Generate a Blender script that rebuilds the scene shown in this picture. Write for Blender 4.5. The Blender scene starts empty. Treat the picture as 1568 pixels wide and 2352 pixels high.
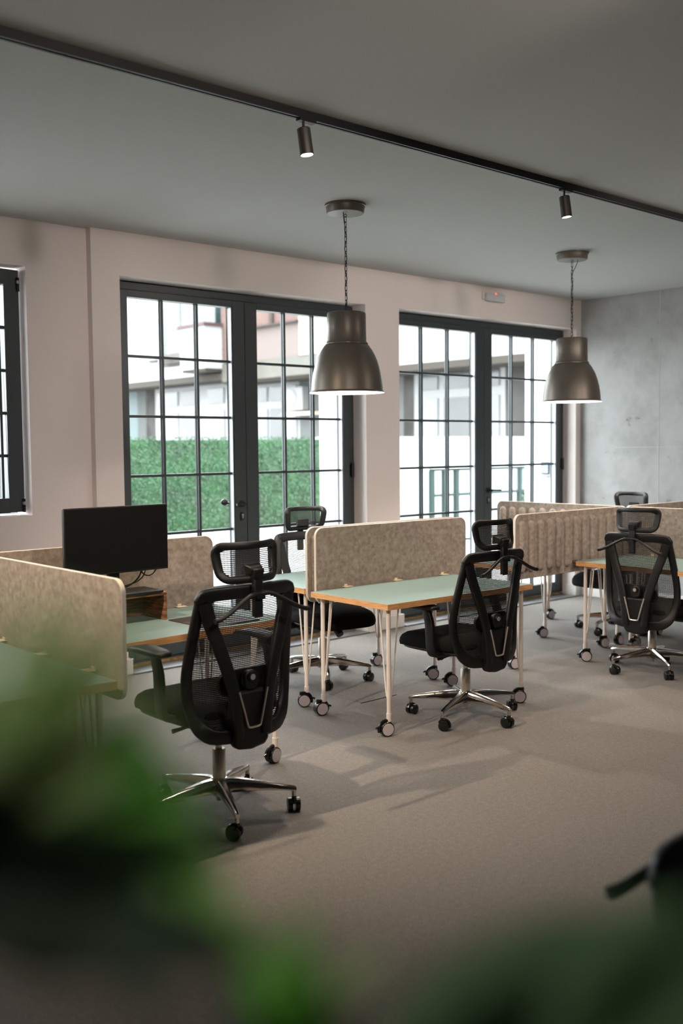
import bpy, math, random
import numpy as np
from mathutils import Vector, Matrix
C = bpy.context.scene
col = C.collection
R = math.radians
rnd = random.Random(7)

# ------------------------------------------------------------------ camera
cd = bpy.data.cameras.new('camera')
cd.sensor_fit = 'VERTICAL'; cd.sensor_height = 36.0; cd.sensor_width = 24.0
cd.lens = 35.48
cd.clip_start = 0.02; cd.clip_end = 300
cam = bpy.data.objects.new('camera', cd); col.objects.link(cam)
pitch, roll, yaw = 0.0646, -0.00953, 0.72529
F = Vector((math.sin(yaw)*math.cos(pitch), math.cos(yaw)*math.cos(pitch), -math.sin(pitch)))
rr = Vector((math.cos(yaw), -math.sin(yaw), 0)); uu = rr.cross(F)
r2 = rr*math.cos(roll)+uu*math.sin(roll); u2 = -rr*math.sin(roll)+uu*math.cos(roll)
M = Matrix((r2, u2, -F)).transposed().to_4x4(); M.translation = Vector((0, 0, 1.6))
cam.matrix_world = M
cd.dof.use_dof = True; cd.dof.focus_distance = 5.5; cd.dof.aperture_fstop = 1.9
C.camera = cam

# ------------------------------------------------------------------ world, light, exposure
w = bpy.data.worlds.new('overcast_sky'); C.world = w; w.use_nodes = True
nt = w.node_tree; nt.nodes.clear()
tc = nt.nodes.new('ShaderNodeTexCoord'); sx = nt.nodes.new('ShaderNodeSeparateXYZ')
rp = nt.nodes.new('ShaderNodeValToRGB'); bg = nt.nodes.new('ShaderNodeBackground'); wo = nt.nodes.new('ShaderNodeOutputWorld')
rp.color_ramp.elements[0].position = 0.0; rp.color_ramp.elements[0].color = (.82, .85, .88, 1)
rp.color_ramp.elements[1].position = 0.7; rp.color_ramp.elements[1].color = (.95, .98, 1.0, 1)
nt.links.new(tc.outputs['Generated'], sx.inputs[0]); nt.links.new(sx.outputs['Z'], rp.inputs[0])
nt.links.new(rp.outputs[0], bg.inputs[0]); nt.links.new(bg.outputs[0], wo.inputs[0])
bg.inputs[1].default_value = 8.6
C.view_settings.view_transform = 'Standard'; C.view_settings.look = 'None'
C.view_settings.gamma = 1.0; C.view_settings.use_curve_mapping = False
C.view_settings.exposure = 0.95
cy = C.cycles
cy.max_bounces = 8; cy.diffuse_bounces = 4; cy.glossy_bounces = 3; cy.transmission_bounces = 4; cy.transparent_max_bounces = 12
cy.sample_clamp_indirect = 4.0; cy.caustics_reflective = False; cy.caustics_refractive = False
cy.use_denoising = True

SPOT_W, SPOT_COL = 56.0, (1.0, .80, .60)
REAR_W, REAR_COL = 96.0, (1.0, .85, .76)  # unseen rear fill lamps, added to brighten the window wall and screens
PEND_W, PEND_COL = 38.0, (1.0, .90, .78)

def portal(name, loc, sx_, sy_, rot=(R(-90), 0, 0)):
    l = bpy.data.lights.new(name, 'AREA'); l.shape = 'RECTANGLE'; l.size = sx_; l.size_y = sy_
    l.cycles.is_portal = True
    o = bpy.data.objects.new(name, l); o.location = loc; o.rotation_euler = rot; col.objects.link(o)
portal('daylight_door', (4.72, 6.62, 1.41), 2.3, 2.8)
portal('daylight_door', (7.58, 6.62, 1.41), 2.6, 2.8)
portal('daylight_window', (1.75, 6.62, 1.98), 2.4, 1.65)

# ------------------------------------------------------------------ materials
def lin(c):
    return tuple(((v/255)/12.92 if v/255 <= .04045 else ((v/255+.055)/1.055)**2.4) for v in c)
MATS = {}
def mat(name, rgb=(128, 128, 128), rough=.5, metal=0., noise=None, bump=None, emit=None, rgb2=None, spec=.5, coat=0., tr=0.):
    """rgb in sRGB; noise=(scale, detail, stretch xyz) mixes rgb->rgb2; bump=(scale, strength, distance)"""
    m = bpy.data.materials.new(name); m.use_nodes = True
    t = m.node_tree; b = t.nodes['Principled BSDF']
    b.inputs['Base Color'].default_value = (*lin(rgb), 1); b.inputs['Roughness'].default_value = rough
    b.inputs['Metallic'].default_value = metal; b.inputs['Specular IOR Level'].default_value = spec
    b.inputs['Coat Weight'].default_value = coat
    co = t.nodes.new('ShaderNodeTexCoord')
    if noise:
        mp = t.nodes.new('ShaderNodeMapping'); mp.inputs['Scale'].default_value = noise[2] if len(noise) > 2 else (1, 1, 1)
        n = t.nodes.new('ShaderNodeTexNoise'); n.inputs['Scale'].default_value = noise[0]; n.inputs['Detail'].default_value = noise[1]
        r = t.nodes.new('ShaderNodeValToRGB'); lo, hi = noise[3] if len(noise) > 3 else (.35, .65)
        r.color_ramp.elements[0].position = lo; r.color_ramp.elements[1].position = hi
        r.color_ramp.elements[0].color = (*lin(rgb), 1); r.color_ramp.elements[1].color = (*lin(rgb2), 1)
        t.links.new(co.outputs['Object'], mp.inputs[0]); t.links.new(mp.outputs[0], n.inputs['Vector'])
        t.links.new(n.outputs['Fac'], r.inputs[0]); t.links.new(r.outputs[0], b.inputs['Base Color'])
    if bump:
        n2 = t.nodes.new('ShaderNodeTexNoise'); n2.inputs['Scale'].default_value = bump[0]; n2.inputs['Detail'].default_value = 4
        bp = t.nodes.new('ShaderNodeBump'); bp.inputs['Strength'].default_value = bump[1]; bp.inputs['Distance'].default_value = bump[2]
        t.links.new(co.outputs['Object'], n2.inputs['Vector']); t.links.new(n2.outputs['Fac'], bp.inputs['Height'])
        t.links.new(bp.outputs[0], b.inputs['Normal'])
    if emit:
        b.inputs['Emission Color'].default_value = (*emit[0], 1); b.inputs['Emission Strength'].default_value = emit[1]
    if tr:
        b.inputs['Subsurface Weight'].default_value = 0
        ts = t.nodes.new('ShaderNodeBsdfTranslucent'); ts.inputs[0].default_value = (*lin(rgb2 or rgb), 1)
        mx = t.nodes.new('ShaderNodeMixShader'); mx.inputs[0].default_value = tr
        out = t.nodes['Material Output']
        t.links.new(b.outputs[0], mx.inputs[1]); t.links.new(ts.outputs[0], mx.inputs[2]); t.links.new(mx.outputs[0], out.inputs[0])
    MATS[name] = m
    return m

def mat_glass():
    m = bpy.data.materials.new('window_glass'); m.use_nodes = True; t = m.node_tree; t.nodes.clear()
    o = t.nodes.new('ShaderNodeOutputMaterial'); tr = t.nodes.new('ShaderNodeBsdfTransparent'); g = t.nodes.new('ShaderNodeBsdfGlossy')
    tr.inputs[0].default_value = (.93, .95, .945, 1); g.inputs['Roughness'].default_value = .015
    lw = t.nodes.new('ShaderNodeLayerWeight'); lw.inputs[0].default_value = .5
    pw = t.nodes.new('ShaderNodeMath'); pw.operation = 'POWER'; pw.inputs[1].default_value = 5.0
    fr = t.nodes.new('ShaderNodeMath'); fr.operation = 'MULTIPLY_ADD'; fr.inputs[1].default_value = .96; fr.inputs[2].default_value = .04
    t.links.new(lw.outputs['Facing'], pw.inputs[0]); t.links.new(pw.outputs[0], fr.inputs[0])
    mx = t.nodes.new('ShaderNodeMixShader')
    t.links.new(fr.outputs[0], mx.inputs[0]); t.links.new(tr.outputs[0], mx.inputs[1]); t.links.new(g.outputs[0], mx.inputs[2]); t.links.new(mx.outputs[0], o.inputs[0])
    return m
GLASS = mat_glass()

def mat_mesh():
    """woven black back fabric: fine horizontal strands with gaps"""
    m = bpy.data.materials.new('black_woven_mesh'); m.use_nodes = True; t = m.node_tree
    b = t.nodes['Principled BSDF']; b.inputs['Base Color'].default_value = (.012, .012, .012, 1); b.inputs['Roughness'].default_value = .7
    co = t.nodes.new('ShaderNodeTexCoord'); s = t.nodes.new('ShaderNodeSeparateXYZ')
    a = t.nodes.new('ShaderNodeMath'); a.operation = 'MULTIPLY'; a.inputs[1].default_value = 2*math.pi/.0078
    si = t.nodes.new('ShaderNodeMath'); si.operation = 'SINE'
    gt = t.nodes.new('ShaderNodeMath'); gt.operation = 'GREATER_THAN'; gt.inputs[1].default_value = -.5
    a2 = t.nodes.new('ShaderNodeMath'); a2.operation = 'MULTIPLY'; a2.inputs[1].default_value = 2*math.pi/.012
    s2 = t.nodes.new('ShaderNodeMath'); s2.operation = 'SINE'
    g2 = t.nodes.new('ShaderNodeMath'); g2.operation = 'GREATER_THAN'; g2.inputs[1].default_value = .92
    mxm = t.nodes.new('ShaderNodeMath'); mxm.operation = 'MAXIMUM'
    trn = t.nodes.new('ShaderNodeBsdfTransparent'); mx = t.nodes.new('ShaderNodeMixShader'); o = t.nodes['Material Output']
    L = t.links.new
    L(co.outputs['Object'], s.inputs[0]); L(s.outputs['Z'], a.inputs[0]); L(a.outputs[0], si.inputs[0]); L(si.outputs[0], gt.inputs[0])
    L(s.outputs['X'], a2.inputs[0]); L(a2.outputs[0], s2.inputs[0]); L(s2.outputs[0], g2.inputs[0])
    L(gt.outputs[0], mxm.inputs[0]); L(g2.outputs[0], mxm.inputs[1]); L(mxm.outputs[0], mx.inputs[0])
    L(trn.outputs[0], mx.inputs[1]); L(b.outputs[0], mx.inputs[2]); L(mx.outputs[0], o.inputs[0])
    return m
MESHF = mat_mesh()

def mat_concrete():
    m = bpy.data.materials.new('raw_concrete'); m.use_nodes = True; t = m.node_tree; b = t.nodes['Principled BSDF']
    L = t.links.new; co = t.nodes.new('ShaderNodeTexCoord')
    def noise(sc, det, rough=.6):
        n = t.nodes.new('ShaderNodeTexNoise'); n.inputs['Scale'].default_value = sc; n.inputs['Detail'].default_value = det; n.inputs['Roughness'].default_value = rough
        L(co.outputs['Object'], n.inputs['Vector']); return n
    def ramp(src, p0, c0, p1, c1):
        r = t.nodes.new('ShaderNodeValToRGB'); e = r.color_ramp.elements
        e[0].position = p0; e[0].color = (*c0, 1); e[1].position = p1; e[1].color = (*c1, 1); L(src, r.inputs[0]); return r
    def mul(a, c):
        x = t.nodes.new('ShaderNodeMix'); x.data_type = 'RGBA'; x.blend_type = 'MULTIPLY'; x.inputs[0].default_value = 1
        L(a, x.inputs[6]); L(c, x.inputs[7]); return x.outputs[2]
    r1 = ramp(noise(1.1, 6).outputs['Fac'], .3, lin((152, 153, 152)), .72, lin((178, 179, 179)))
    r2_ = ramp(noise(4.5, 8, .65).outputs['Fac'], .34, (.84, .83, .82), .56, (1, 1, 1))
    n3 = noise(9, 3); r3 = ramp(n3.outputs['Fac'], .26, (.6, .59, .58), .33, (1, 1, 1))
    c = mul(mul(r1.outputs[0], r2_.outputs[0]), r3.outputs[0])
    L(c, b.inputs['Base Color']); b.inputs['Roughness'].default_value = .75; b.inputs['Specular IOR Level'].default_value = .25
    bp = t.nodes.new('ShaderNodeBump'); bp.inputs['Strength'].default_value = .25; bp.inputs['Distance'].default_value = .01
    L(n3.outputs['Fac'], bp.inputs['Height']); L(bp.outputs[0], b.inputs['Normal'])
    return m

wall_white = mat('white_plaster', (232, 222, 219), .8, bump=(90, .08, .003), spec=.25)
wall_dark = mat('dark_unseen_wall', (96, 92, 90), .8, spec=.2)  # unseen walls kept dark so less light bounces to the ceiling
ceil_white = mat('ceiling_paint', (186, 185, 184), .85, spec=.2)
concrete = mat_concrete()
def mat_carpet():
    m = mat('grey_carpet', (98, 95, 93), .95, noise=(260, 3, (1, 1, 1), (.3, .7)), rgb2=(152, 147, 143), bump=(240, .5, .006), spec=.1)
    t = m.node_tree; b = t.nodes['Principled BSDF']; L = t.links.new
    src = b.inputs['Base Color'].links[0].from_socket
    n = t.nodes.new('ShaderNodeTexNoise'); n.inputs['Scale'].default_value = 45; n.inputs['Detail'].default_value = 4
    co = [x for x in t.nodes if x.type == 'TEX_COORD'][0]; L(co.outputs['Object'], n.inputs['Vector'])
    r = t.nodes.new('ShaderNodeValToRGB'); e = r.color_ramp.elements; e[0].position = .3; e[1].position = .7
    e[0].color = (.82, .82, .82, 1); e[1].color = (1, 1, 1, 1); L(n.outputs['Fac'], r.inputs[0])
    x = t.nodes.new('ShaderNodeMix'); x.data_type = 'RGBA'; x.blend_type = 'MULTIPLY'; x.inputs[0].default_value = 1
    L(src, x.inputs[6]); L(r.outputs[0], x.inputs[7]); L(x.outputs[2], b.inputs['Base Color'])
    return m
carpet = mat_carpet()
frame_m = mat('anthracite_frame', (54, 62, 66), .38)
bead_m = mat('lit_glazing_bead', (190, 196, 205), .35, .3)  # bead coloured pale to stand in for daylight on the stile's side
black_m = mat('matte_black_metal', (15, 16, 16), .5, spec=.3)
spot_m = mat('dark_bronze_housing', (52, 48, 43), .45, .3)
handle_m = mat('black_handle', (18, 20, 22), .3)
steel_m = mat('lock_steel', (200, 190, 180), .3, .9)
bronze_m = mat('bronze_grey_lacquer', (100, 94, 86), .4, .45)
lampin_m = mat('white_enamel', (245, 243, 238), .4)
bulb_m = mat('lit_bulb', (255, 250, 240), .4, emit=((1, .93, .82), 14))
lens_m = mat('lit_spot_lens', (255, 255, 255), .3, emit=((1, .95, .86), 30))
cable_m = mat('black_cable', (16, 16, 16), .5)
plastic_m = mat('black_plastic', (13, 13, 14), .45, spec=.4, bump=(400, .05, .001))
fabric_m = mat('black_fabric', (15, 15, 16), .85, bump=(500, .3, .002), spec=.2)
pad_m = mat('black_rubber', (20, 20, 20), .5)
chrome_m = mat('polished_chrome', (196, 190, 182), .12, 1.0)
satin_m = mat('satin_silver', (205, 196, 184), .3, .85)
knob_m = mat('grey_knob', (150, 146, 143), .4)
wheel_m = mat('black_wheel', (16, 17, 17), .25)
sage_m = mat('sage_laminate', (112, 134, 130), .45, noise=(30, 3, (1, 1, 1), (.3, .7)), rgb2=(117, 139, 135))
edge_m = mat('plywood_edge', (226, 170, 112), .5, noise=(14, 4, (1, 1, 14)), rgb2=(198, 146, 92))
white_metal = mat('white_powder_coat', (226, 216, 208), .4)
disc_m = mat('grey_wheel_cover', (198, 188, 190), .5)
felt_m = mat('beige_felt', (126, 115, 107), .95, noise=(40, 6, (1, 1, 1), (.3, .7)), rgb2=(160, 149, 139), bump=(160, .25, .003), spec=.1)
felt_edge = mat('pale_felt_edge', (205, 196, 186), .95, spec=.1)
clip_m = mat('pale_screen_clip', (222, 204, 176), .5)
screwcap_m = mat('dark_screw_cap', (84, 78, 72), .5)
screen_m = mat('monitor_plastic', (12, 12, 12), .55)
walnut_m = mat('striped_walnut', (92, 60, 38), .45, noise=(9, 5, (1, 1, 12), (.4, .6)), rgb2=(150, 104, 66))
mat_m = mat('brown_leather', (46, 38, 34), .5, bump=(200, .2, .001))
plate_m = mat('matte_black_plate', (20, 20, 20), .4)
led_m = mat('red_led', (255, 60, 40), .4, emit=((1, .08, .04), 2.5))
unit_m = mat('white_abs', (218, 214, 212), .4)
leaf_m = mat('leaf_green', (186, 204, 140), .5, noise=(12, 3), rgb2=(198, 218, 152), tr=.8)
leaf_lit = mat('lit_leaf_green', (126, 186, 86), .5, noise=(12, 3), rgb2=(146, 208, 100), tr=.7)  # brighter copy of the leaf, daylight put into the colour
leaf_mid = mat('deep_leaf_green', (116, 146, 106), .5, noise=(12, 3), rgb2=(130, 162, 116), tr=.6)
leaf_shaded = mat('shaded_leaf', (98, 110, 98), .5, noise=(12, 3), rgb2=(112, 126, 106), tr=.5)  # darker copy for leaves in shadow, shade put into the colour
stem_m = mat('plant_stem', (64, 78, 40), .6)
pot_m = mat('dark_planter', (40, 40, 40), .6)
soil_m = mat('soil', (48, 36, 26), .95)
trim_m = mat('metal_threshold', (120, 120, 122), .4, .6)
foam_m = mat('mounting_foam', (150, 118, 70), .9, noise=(30, 4), rgb2=(92, 72, 44))
# exterior
fin_white = mat('white_render_brightened', (214, 218, 218), .9, spec=.1)  # brighter copy of the white render, so the shaded fins read white
ext_white = mat('exterior_white_render', (137, 141, 141), .9, spec=.1)  # white render darkened to hold back the sky light on it
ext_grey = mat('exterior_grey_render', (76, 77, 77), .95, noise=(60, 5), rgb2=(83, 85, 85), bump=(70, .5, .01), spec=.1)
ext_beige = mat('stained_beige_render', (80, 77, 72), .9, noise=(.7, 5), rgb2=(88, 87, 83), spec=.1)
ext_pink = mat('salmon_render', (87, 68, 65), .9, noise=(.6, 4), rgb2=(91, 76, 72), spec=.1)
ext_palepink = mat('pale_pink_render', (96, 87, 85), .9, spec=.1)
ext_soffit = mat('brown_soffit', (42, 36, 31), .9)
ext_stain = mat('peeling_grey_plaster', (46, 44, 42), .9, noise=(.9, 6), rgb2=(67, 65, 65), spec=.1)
ext_frame = mat('window_frame_white', (114, 114, 114), .6)
ext_glass_d = mat('dark_pane', (36, 37, 40), .15, noise=(.8, 3), rgb2=(49, 50, 50))
ext_glass_c = mat('curtained_pane', (80, 86, 88), .2, noise=(3, 2, (1, 5, .3)), rgb2=(95, 98, 100))
ext_teal = mat('teal_pane', (37, 53, 51), .2, noise=(1.2, 3), rgb2=(55, 68, 67))
ext_blue = mat('pale_blue_panel', (61, 76, 78), .6)
ext_red = mat('red_sill', (59, 33, 34), .7)
ext_brown = mat('brown_pane', (40, 37, 34), .25)
pave_m = mat('pale_paving', (146, 146, 143), .9, noise=(2.5, 5), rgb2=(166, 166, 163))
rail_m = mat('green_grey_steel', (20, 38, 36), .6, spec=.2)
hedge_m = mat('artificial_leaf', (18, 50, 24), .45, noise=(2.0, 4), rgb2=(28, 68, 34), spec=.4)
keypad_m = mat('keypad_body', (52, 58, 66), .4)
key_m = mat('lit_blue_keys', (120, 170, 220), .4, emit=((.35, .6, 1.0), 1.2))

def mat_brick():
    m = bpy.data.materials.new('orange_brick'); m.use_nodes = True; t = m.node_tree; b = t.nodes['Principled BSDF']
    br = t.nodes.new('ShaderNodeTexBrick'); co = t.nodes.new('ShaderNodeTexCoord'); mp = t.nodes.new('ShaderNodeMapping')
    mp.inputs['Rotation'].default_value = (R(90), 0, R(90))
    br.inputs['Color1'].default_value = (*lin((138, 94, 80)), 1); br.inputs['Color2'].default_value = (*lin((148, 108, 92)), 1)
    br.inputs['Mortar'].default_value = (*lin((140, 126, 120)), 1); br.inputs['Scale'].default_value = 2.2
    t.links.new(co.outputs['Object'], mp.inputs[0]); t.links.new(mp.outputs[0], br.inputs[0]); t.links.new(br.outputs[0], b.inputs['Base Color'])
    b.inputs['Roughness'].default_value = .9
    return m
brick_m = mat_brick()
def mat_expanded():
    m = bpy.data.materials.new('expanded_metal_infill'); m.use_nodes = True; t = m.node_tree; b = t.nodes['Principled BSDF']
    b.inputs['Base Color'].default_value = (*lin((120, 138, 142)), 1); b.inputs['Roughness'].default_value = .5
    L = t.links.new; co = t.nodes.new('ShaderNodeTexCoord'); s = t.nodes.new('ShaderNodeSeparateXYZ'); L(co.outputs['Object'], s.inputs[0])
    def mth(op, a, v=None):
        n = t.nodes.new('ShaderNodeMath'); n.operation = op
        for k, q in enumerate((a, v)):
            if q is None: continue
            if isinstance(q, (int, float)): n.inputs[k].default_value = q
            else: L(q, n.inputs[k])
        return n.outputs[0]
    p = mth('MULTIPLY', s.outputs['X'], 62.); q_ = mth('MULTIPLY', s.outputs['Z'], 120.)
    a = mth('ABSOLUTE', mth('SINE', mth('ADD', p, q_))); c = mth('ABSOLUTE', mth('SINE', mth('SUBTRACT', p, q_)))
    g = mth('LESS_THAN', mth('MINIMUM', a, c), .3)
    tr = t.nodes.new('ShaderNodeBsdfTransparent'); mx = t.nodes.new('ShaderNodeMixShader')
    L(g, mx.inputs[0]); L(tr.outputs[0], mx.inputs[1]); L(b.outputs[0], mx.inputs[2]); L(mx.outputs[0], t.nodes['Material Output'].inputs[0])
    return m
expanded_m = mat_expanded()

# ------------------------------------------------------------------ mesh builder
def rot2(p, a): return (p[0]*math.cos(a)-p[1]*math.sin(a), p[0]*math.sin(a)+p[1]*math.cos(a))
class MB:
    def __init__(s): s.v = []; s.f = []; s.m = []
    def add(s, vs, fs, mi=0):
        o = len(s.v); s.v += [tuple(x) for x in vs]
        for f in fs: s.f.append(tuple(i+o for i in f)); s.m.append(mi)
    def box(s, x0, x1, y0, y1, z0, z1, mi=0):
        s.add([(x0, y0, z0), (x1, y0, z0), (x1, y1, z0), (x0, y1, z0), (x0, y0, z1), (x1, y0, z1), (x1, y1, z1), (x0, y1, z1)],
              [(0, 3, 2, 1), (4, 5, 6, 7), (0, 1, 5, 4), (1, 2, 6, 5), (2, 3, 7, 6), (3, 0, 4, 7)], mi)
    def hexa(s, bot, top, mi=0):
        s.add(list(bot)+list(top), [(0, 3, 2, 1), (4, 5, 6, 7), (0, 1, 5, 4), (1, 2, 6, 5), (2, 3, 7, 6), (3, 0, 4, 7)], mi)
    def rings(s, rings, closed=False, caps=True, mi=0):
        n = len(rings[0]); vs = [p for r_ in rings for p in r_]; fs = []; k = len(rings)
        for i in range(k if closed else k-1):
            a, b = i*n, ((i+1) % k)*n
            for j in range(n): j2 = (j+1) % n; fs.append((a+j, a+j2, b+j2, b+j))
        if caps and not closed:
            fs.append(tuple(range(n-1, -1, -1))); fs.append(tuple(range((k-1)*n, k*n)))
        s.add(vs, fs, mi)
    def cyl(s, p0, p1, r0, r1=None, n=16, caps=True, mi=0):
        s.tube([p0, p1], [r0, r0 if r1 is None else r1], n, caps=caps, mi=mi)
    def tube(s, pts, r, n=8, closed=False, caps=True, mi=0):
        pts = [Vector(p) for p in pts]; k = len(pts); rs = r if isinstance(r, (list, tuple)) else [r]*k
        out = []; N = None
        for i in range(k):
            if closed: t = pts[(i+1) % k]-pts[i-1]
            else: t = pts[min(i+1, k-1)]-pts[max(i-1, 0)]
            t.normalize()
            if N is None: N = t.orthogonal().normalized()
            else: N = (N-t*N.dot(t)).normalized()
            B = t.cross(N)
            out.append([pts[i]+(N*math.cos(a)+B*math.sin(a))*rs[i] for a in (2*math.pi*j/n for j in range(n))])
        s.rings(out, closed, caps, mi)
    def sweep(s, pts, w, d, ref, closed=False, mi=0, rnd_=.3):
        """rounded-rectangle section: width w in the plane of the path, depth d along ref"""
        pts = [Vector(p) for p in pts]; k = len(pts); out = []
        for i in range(k):
            t = (pts[(i+1) % k]-pts[i-1]) if closed else (pts[min(i+1, k-1)]-pts[max(i-1, 0)])
            t.normalize(); N = Vector(ref(i) if callable(ref) else ref); N = (N-t*N.dot(t)).normalized(); B = t.cross(N)
            wi = (w[i] if isinstance(w, (list, tuple)) else w)/2; di = (d[i] if isinstance(d, (list, tuple)) else d)/2
            c = min(wi, di)*rnd_*2
            sec = [(wi-c, di), (wi-c*.3, di-c*.3), (wi, di-c), (wi, -di+c), (wi-c*.3, -di+c*.3), (wi-c, -di), (-wi+c, -di), (-wi+c*.3, -di+c*.3), (-wi, -di+c), (-wi, di-c), (-wi+c*.3, di-c*.3), (-wi+c, di)]
            out.append([pts[i]+B*a+N*b for a, b in sec])
        s.rings(out, closed, True, mi)
    def lathe(s, prof, c=(0, 0, 0), n=32, mi=0, closed=False):
        out = [[(c[0]+r_*math.cos(2*math.pi*j/n), c[1]+r_*math.sin(2*math.pi*j/n), c[2]+z) for j in range(n)] for r_, z in prof]
        s.rings(out, closed, False, mi)
    def prism(s, poly, fn, mi=0, mis=None):
        """poly: 2D outline (u,v); fn(u,v,k) k=0/1 -> 3D"""
        n = len(poly); a = [fn(u, v, 0) for u, v in poly]; b = [fn(u, v, 1) for u, v in poly]
        s.add(a+b, [tuple(range(n-1, -1, -1)), tuple(range(n, 2*n))], mi)
        s.add(a+b, [(i, (i+1) % n, n+(i+1) % n, n+i) for i in range(n)], mi if mis is None else mis)
    def grid(s, fn, nu, nv, mi=0):
        vs = [fn(i/nu, j/nv) for i in range(nu+1) for j in range(nv+1)]
        s.add(vs, [(i*(nv+1)+j, (i+1)*(nv+1)+j, (i+1)*(nv+1)+j+1, i*(nv+1)+j+1) for i in range(nu) for j in range(nv)], mi)
    def ball(s, c, r, n=12, sc=(1, 1, 1), mi=0):
        m = n//2
        prof = [[(c[0]+sc[0]*r*math.sin(math.pi*i/m)*math.cos(2*math.pi*j/n), c[1]+sc[1]*r*math.sin(math.pi*i/m)*math.sin(2*math.pi*j/n), c[2]-sc[2]*r*math.cos(math.pi*i/m)) for j in range(n)] for i in range(1, m)]
        s.rings(prof, False, True, mi)
    def xf(s, Mx):
        s.v = [tuple(Mx @ Vector(p)) for p in s.v]; return s
    def build(s, name, mats, parent=None, bevel=0, seg=2, angle=35, loc=None, rz=0, recalc=True, solid=0):
        me = bpy.data.meshes.new(name); me.from_pydata(s.v, [], s.f)
        for m_ in (mats if isinstance(mats, (list, tuple)) else [mats]): me.materials.append(m_)
        me.polygons.foreach_set('material_index', s.m)
        if recalc:
            import bmesh
            b = bmesh.new(); b.from_mesh(me); bmesh.ops.remove_doubles(b, verts=b.verts, dist=1e-6) if len(s.v) < 20000 else None
            bmesh.ops.recalc_face_normals(b, faces=b.faces); b.to_mesh(me); b.free()
        me.polygons.foreach_set('use_smooth', [True]*len(me.polygons)); me.set_sharp_from_angle(angle=R(angle)); me.update()
        o = bpy.data.objects.new(name, me); col.objects.link(o)
        if parent is not None: o.parent = parent
        if loc is not None: o.location = loc
        o.rotation_euler = (0, 0, rz)
        if solid:
            md = o.modifiers.new('thickness', 'SOLIDIFY'); md.thickness = solid; md.offset = 0
        if bevel:
            md = o.modifiers.new('bevel', 'BEVEL'); md.width = bevel; md.segments = seg; md.limit_method = 'ANGLE'; md.angle_limit = R(40)
        return o
def tag(o, label=None, cat=None, group=None, kind=None):
    if label: o['label'] = label
    if cat: o['category'] = cat
    if group: o['group'] = group
    if kind: o['kind'] = kind
    return o
def empty(name, loc=(0, 0, 0), rz=0, parent=None):
    o = bpy.data.objects.new(name, None); o.empty_display_size = .1; col.objects.link(o)
    o.location = loc; o.rotation_euler = (0, 0, rz)
    if parent is not None: o.parent = parent
    return o
def copy_tree(o, parent=None):
    c = o.copy(); col.objects.link(c)
    if parent is not None: c.parent = parent
    for ch in [x for x in KIDS.get(o.name, [])]:
        k = copy_tree(ch, c)
    return c
KIDS = {}
def register(root):
    """remember the child lists of a finished thing for copying"""
    def rec(o):
        KIDS[o.name] = [x for x in bpy.data.objects if x.parent == o]
        for x in KIDS[o.name]: rec(x)
    rec(root)
def kids(o): return [x for x in bpy.data.objects if x.parent == o]
def rrect(x0, x1, z0, z1, r, n=6):
    P = []
    for cx, cz, a0 in ((x1-r, z0+r, -90), (x1-r, z1-r, 0), (x0+r, z1-r, 90), (x0+r, z0+r, 180)):
        for i in range(n+1):
            a = R(a0+90*i/n); P.append((cx+r*math.cos(a), cz+r*math.sin(a)))
    return P
def smooth_path(pts, n=6, closed=False):
    """Catmull-Rom"""
    P = [Vector(p) for p in pts]; k = len(P); out = []
    for i in range(k if closed else k-1):
        p0 = P[(i-1) % k] if closed or i > 0 else P[0]*2-P[1]
        p1 = P[i]; p2 = P[(i+1) % k]
        p3 = P[(i+2) % k] if closed or i+2 < k else P[-1]*2-P[-2]
        for j in range(n):
            t = j/n
            out.append(.5*((2*p1)+(p2-p0)*t+(2*p0-5*p1+4*p2-p3)*t*t+(3*p1-p0-3*p2+p3)*t**3))
    if not closed: out.append(P[-1])
    return out

# ------------------------------------------------------------------ room shell
YW, YD, YE = 6.31, 6.47, 6.60        # inner wall face, door plane, outer wall face
HC = 3.10; XR = 8.97; XL = -2.6; YB = -2.6
YL = 6.372                           # wall face left of the jog is set back
D1 = (3.56, 5.885); D2 = (6.285, 8.885); HD = 2.80
W1 = (.55, 2.905); WZ = (1.165, 2.80)
def struct(name, mb, m, bevel=0, **k): return tag(mb.build(name, m, bevel=bevel, **k), kind='structure')

b = MB(); b.box(XL-.2, XR+.2, YB-.2, YE, -.12, 0); struct('floor', b, carpet)
b = MB(); b.box(XL-.2, XR+.2, YB-.2, YE, HC, HC+.15); struct('ceiling', b, ceil_white)
b = MB()
b.box(XL, W1[0], YL, YE, 0, HC); b.box(W1[0], W1[1], YL, YE, 0, WZ[0]); b.box(W1[0], W1[1], YL, YE, WZ[1], HC)
b.box(W1[1], 3.345, YL, YE, 0, HC)
b.box(3.345, D1[0], YW, YE, 0, HC); b.box(D1[0], D1[1], YW, YE, HD, HC); b.box(D1[1], D2[0], YW, YE, 0, HC)
b.box(D2[0], D2[1], YW, YE, HD, HC); b.box(D2[1], XR, YW, YE, 0, HC)
struct('wall_front', b, wall_white)
b = MB(); b.box(XR, XR+.2, YB-.2, YE, 0, HC); struct('wall_right', b, concrete)
b = MB(); b.box(XL-.2, XL, YB-.2, YE, 0, HC); struct('wall_left', b, wall_dark)
b = MB(); b.box(XL, XR, YB-.2, YB, 0, HC); struct('wall_back', b, wall_dark)
# cast joints of the concrete wall: thin pale seams standing a hair proud
b = MB(); b.box(XR-.0015, XR+.001, 5.388, 5.396, .1, HC); b.box(XR-.0015, XR+.001, 2.78, 2.788, .1, HC); b.box(XR-.0012, XR+.001, .2, 5.9, 1.565, 1.570)
struct('trim_1', b, mat('seam_filler', (174, 176, 176), .8))
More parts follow.
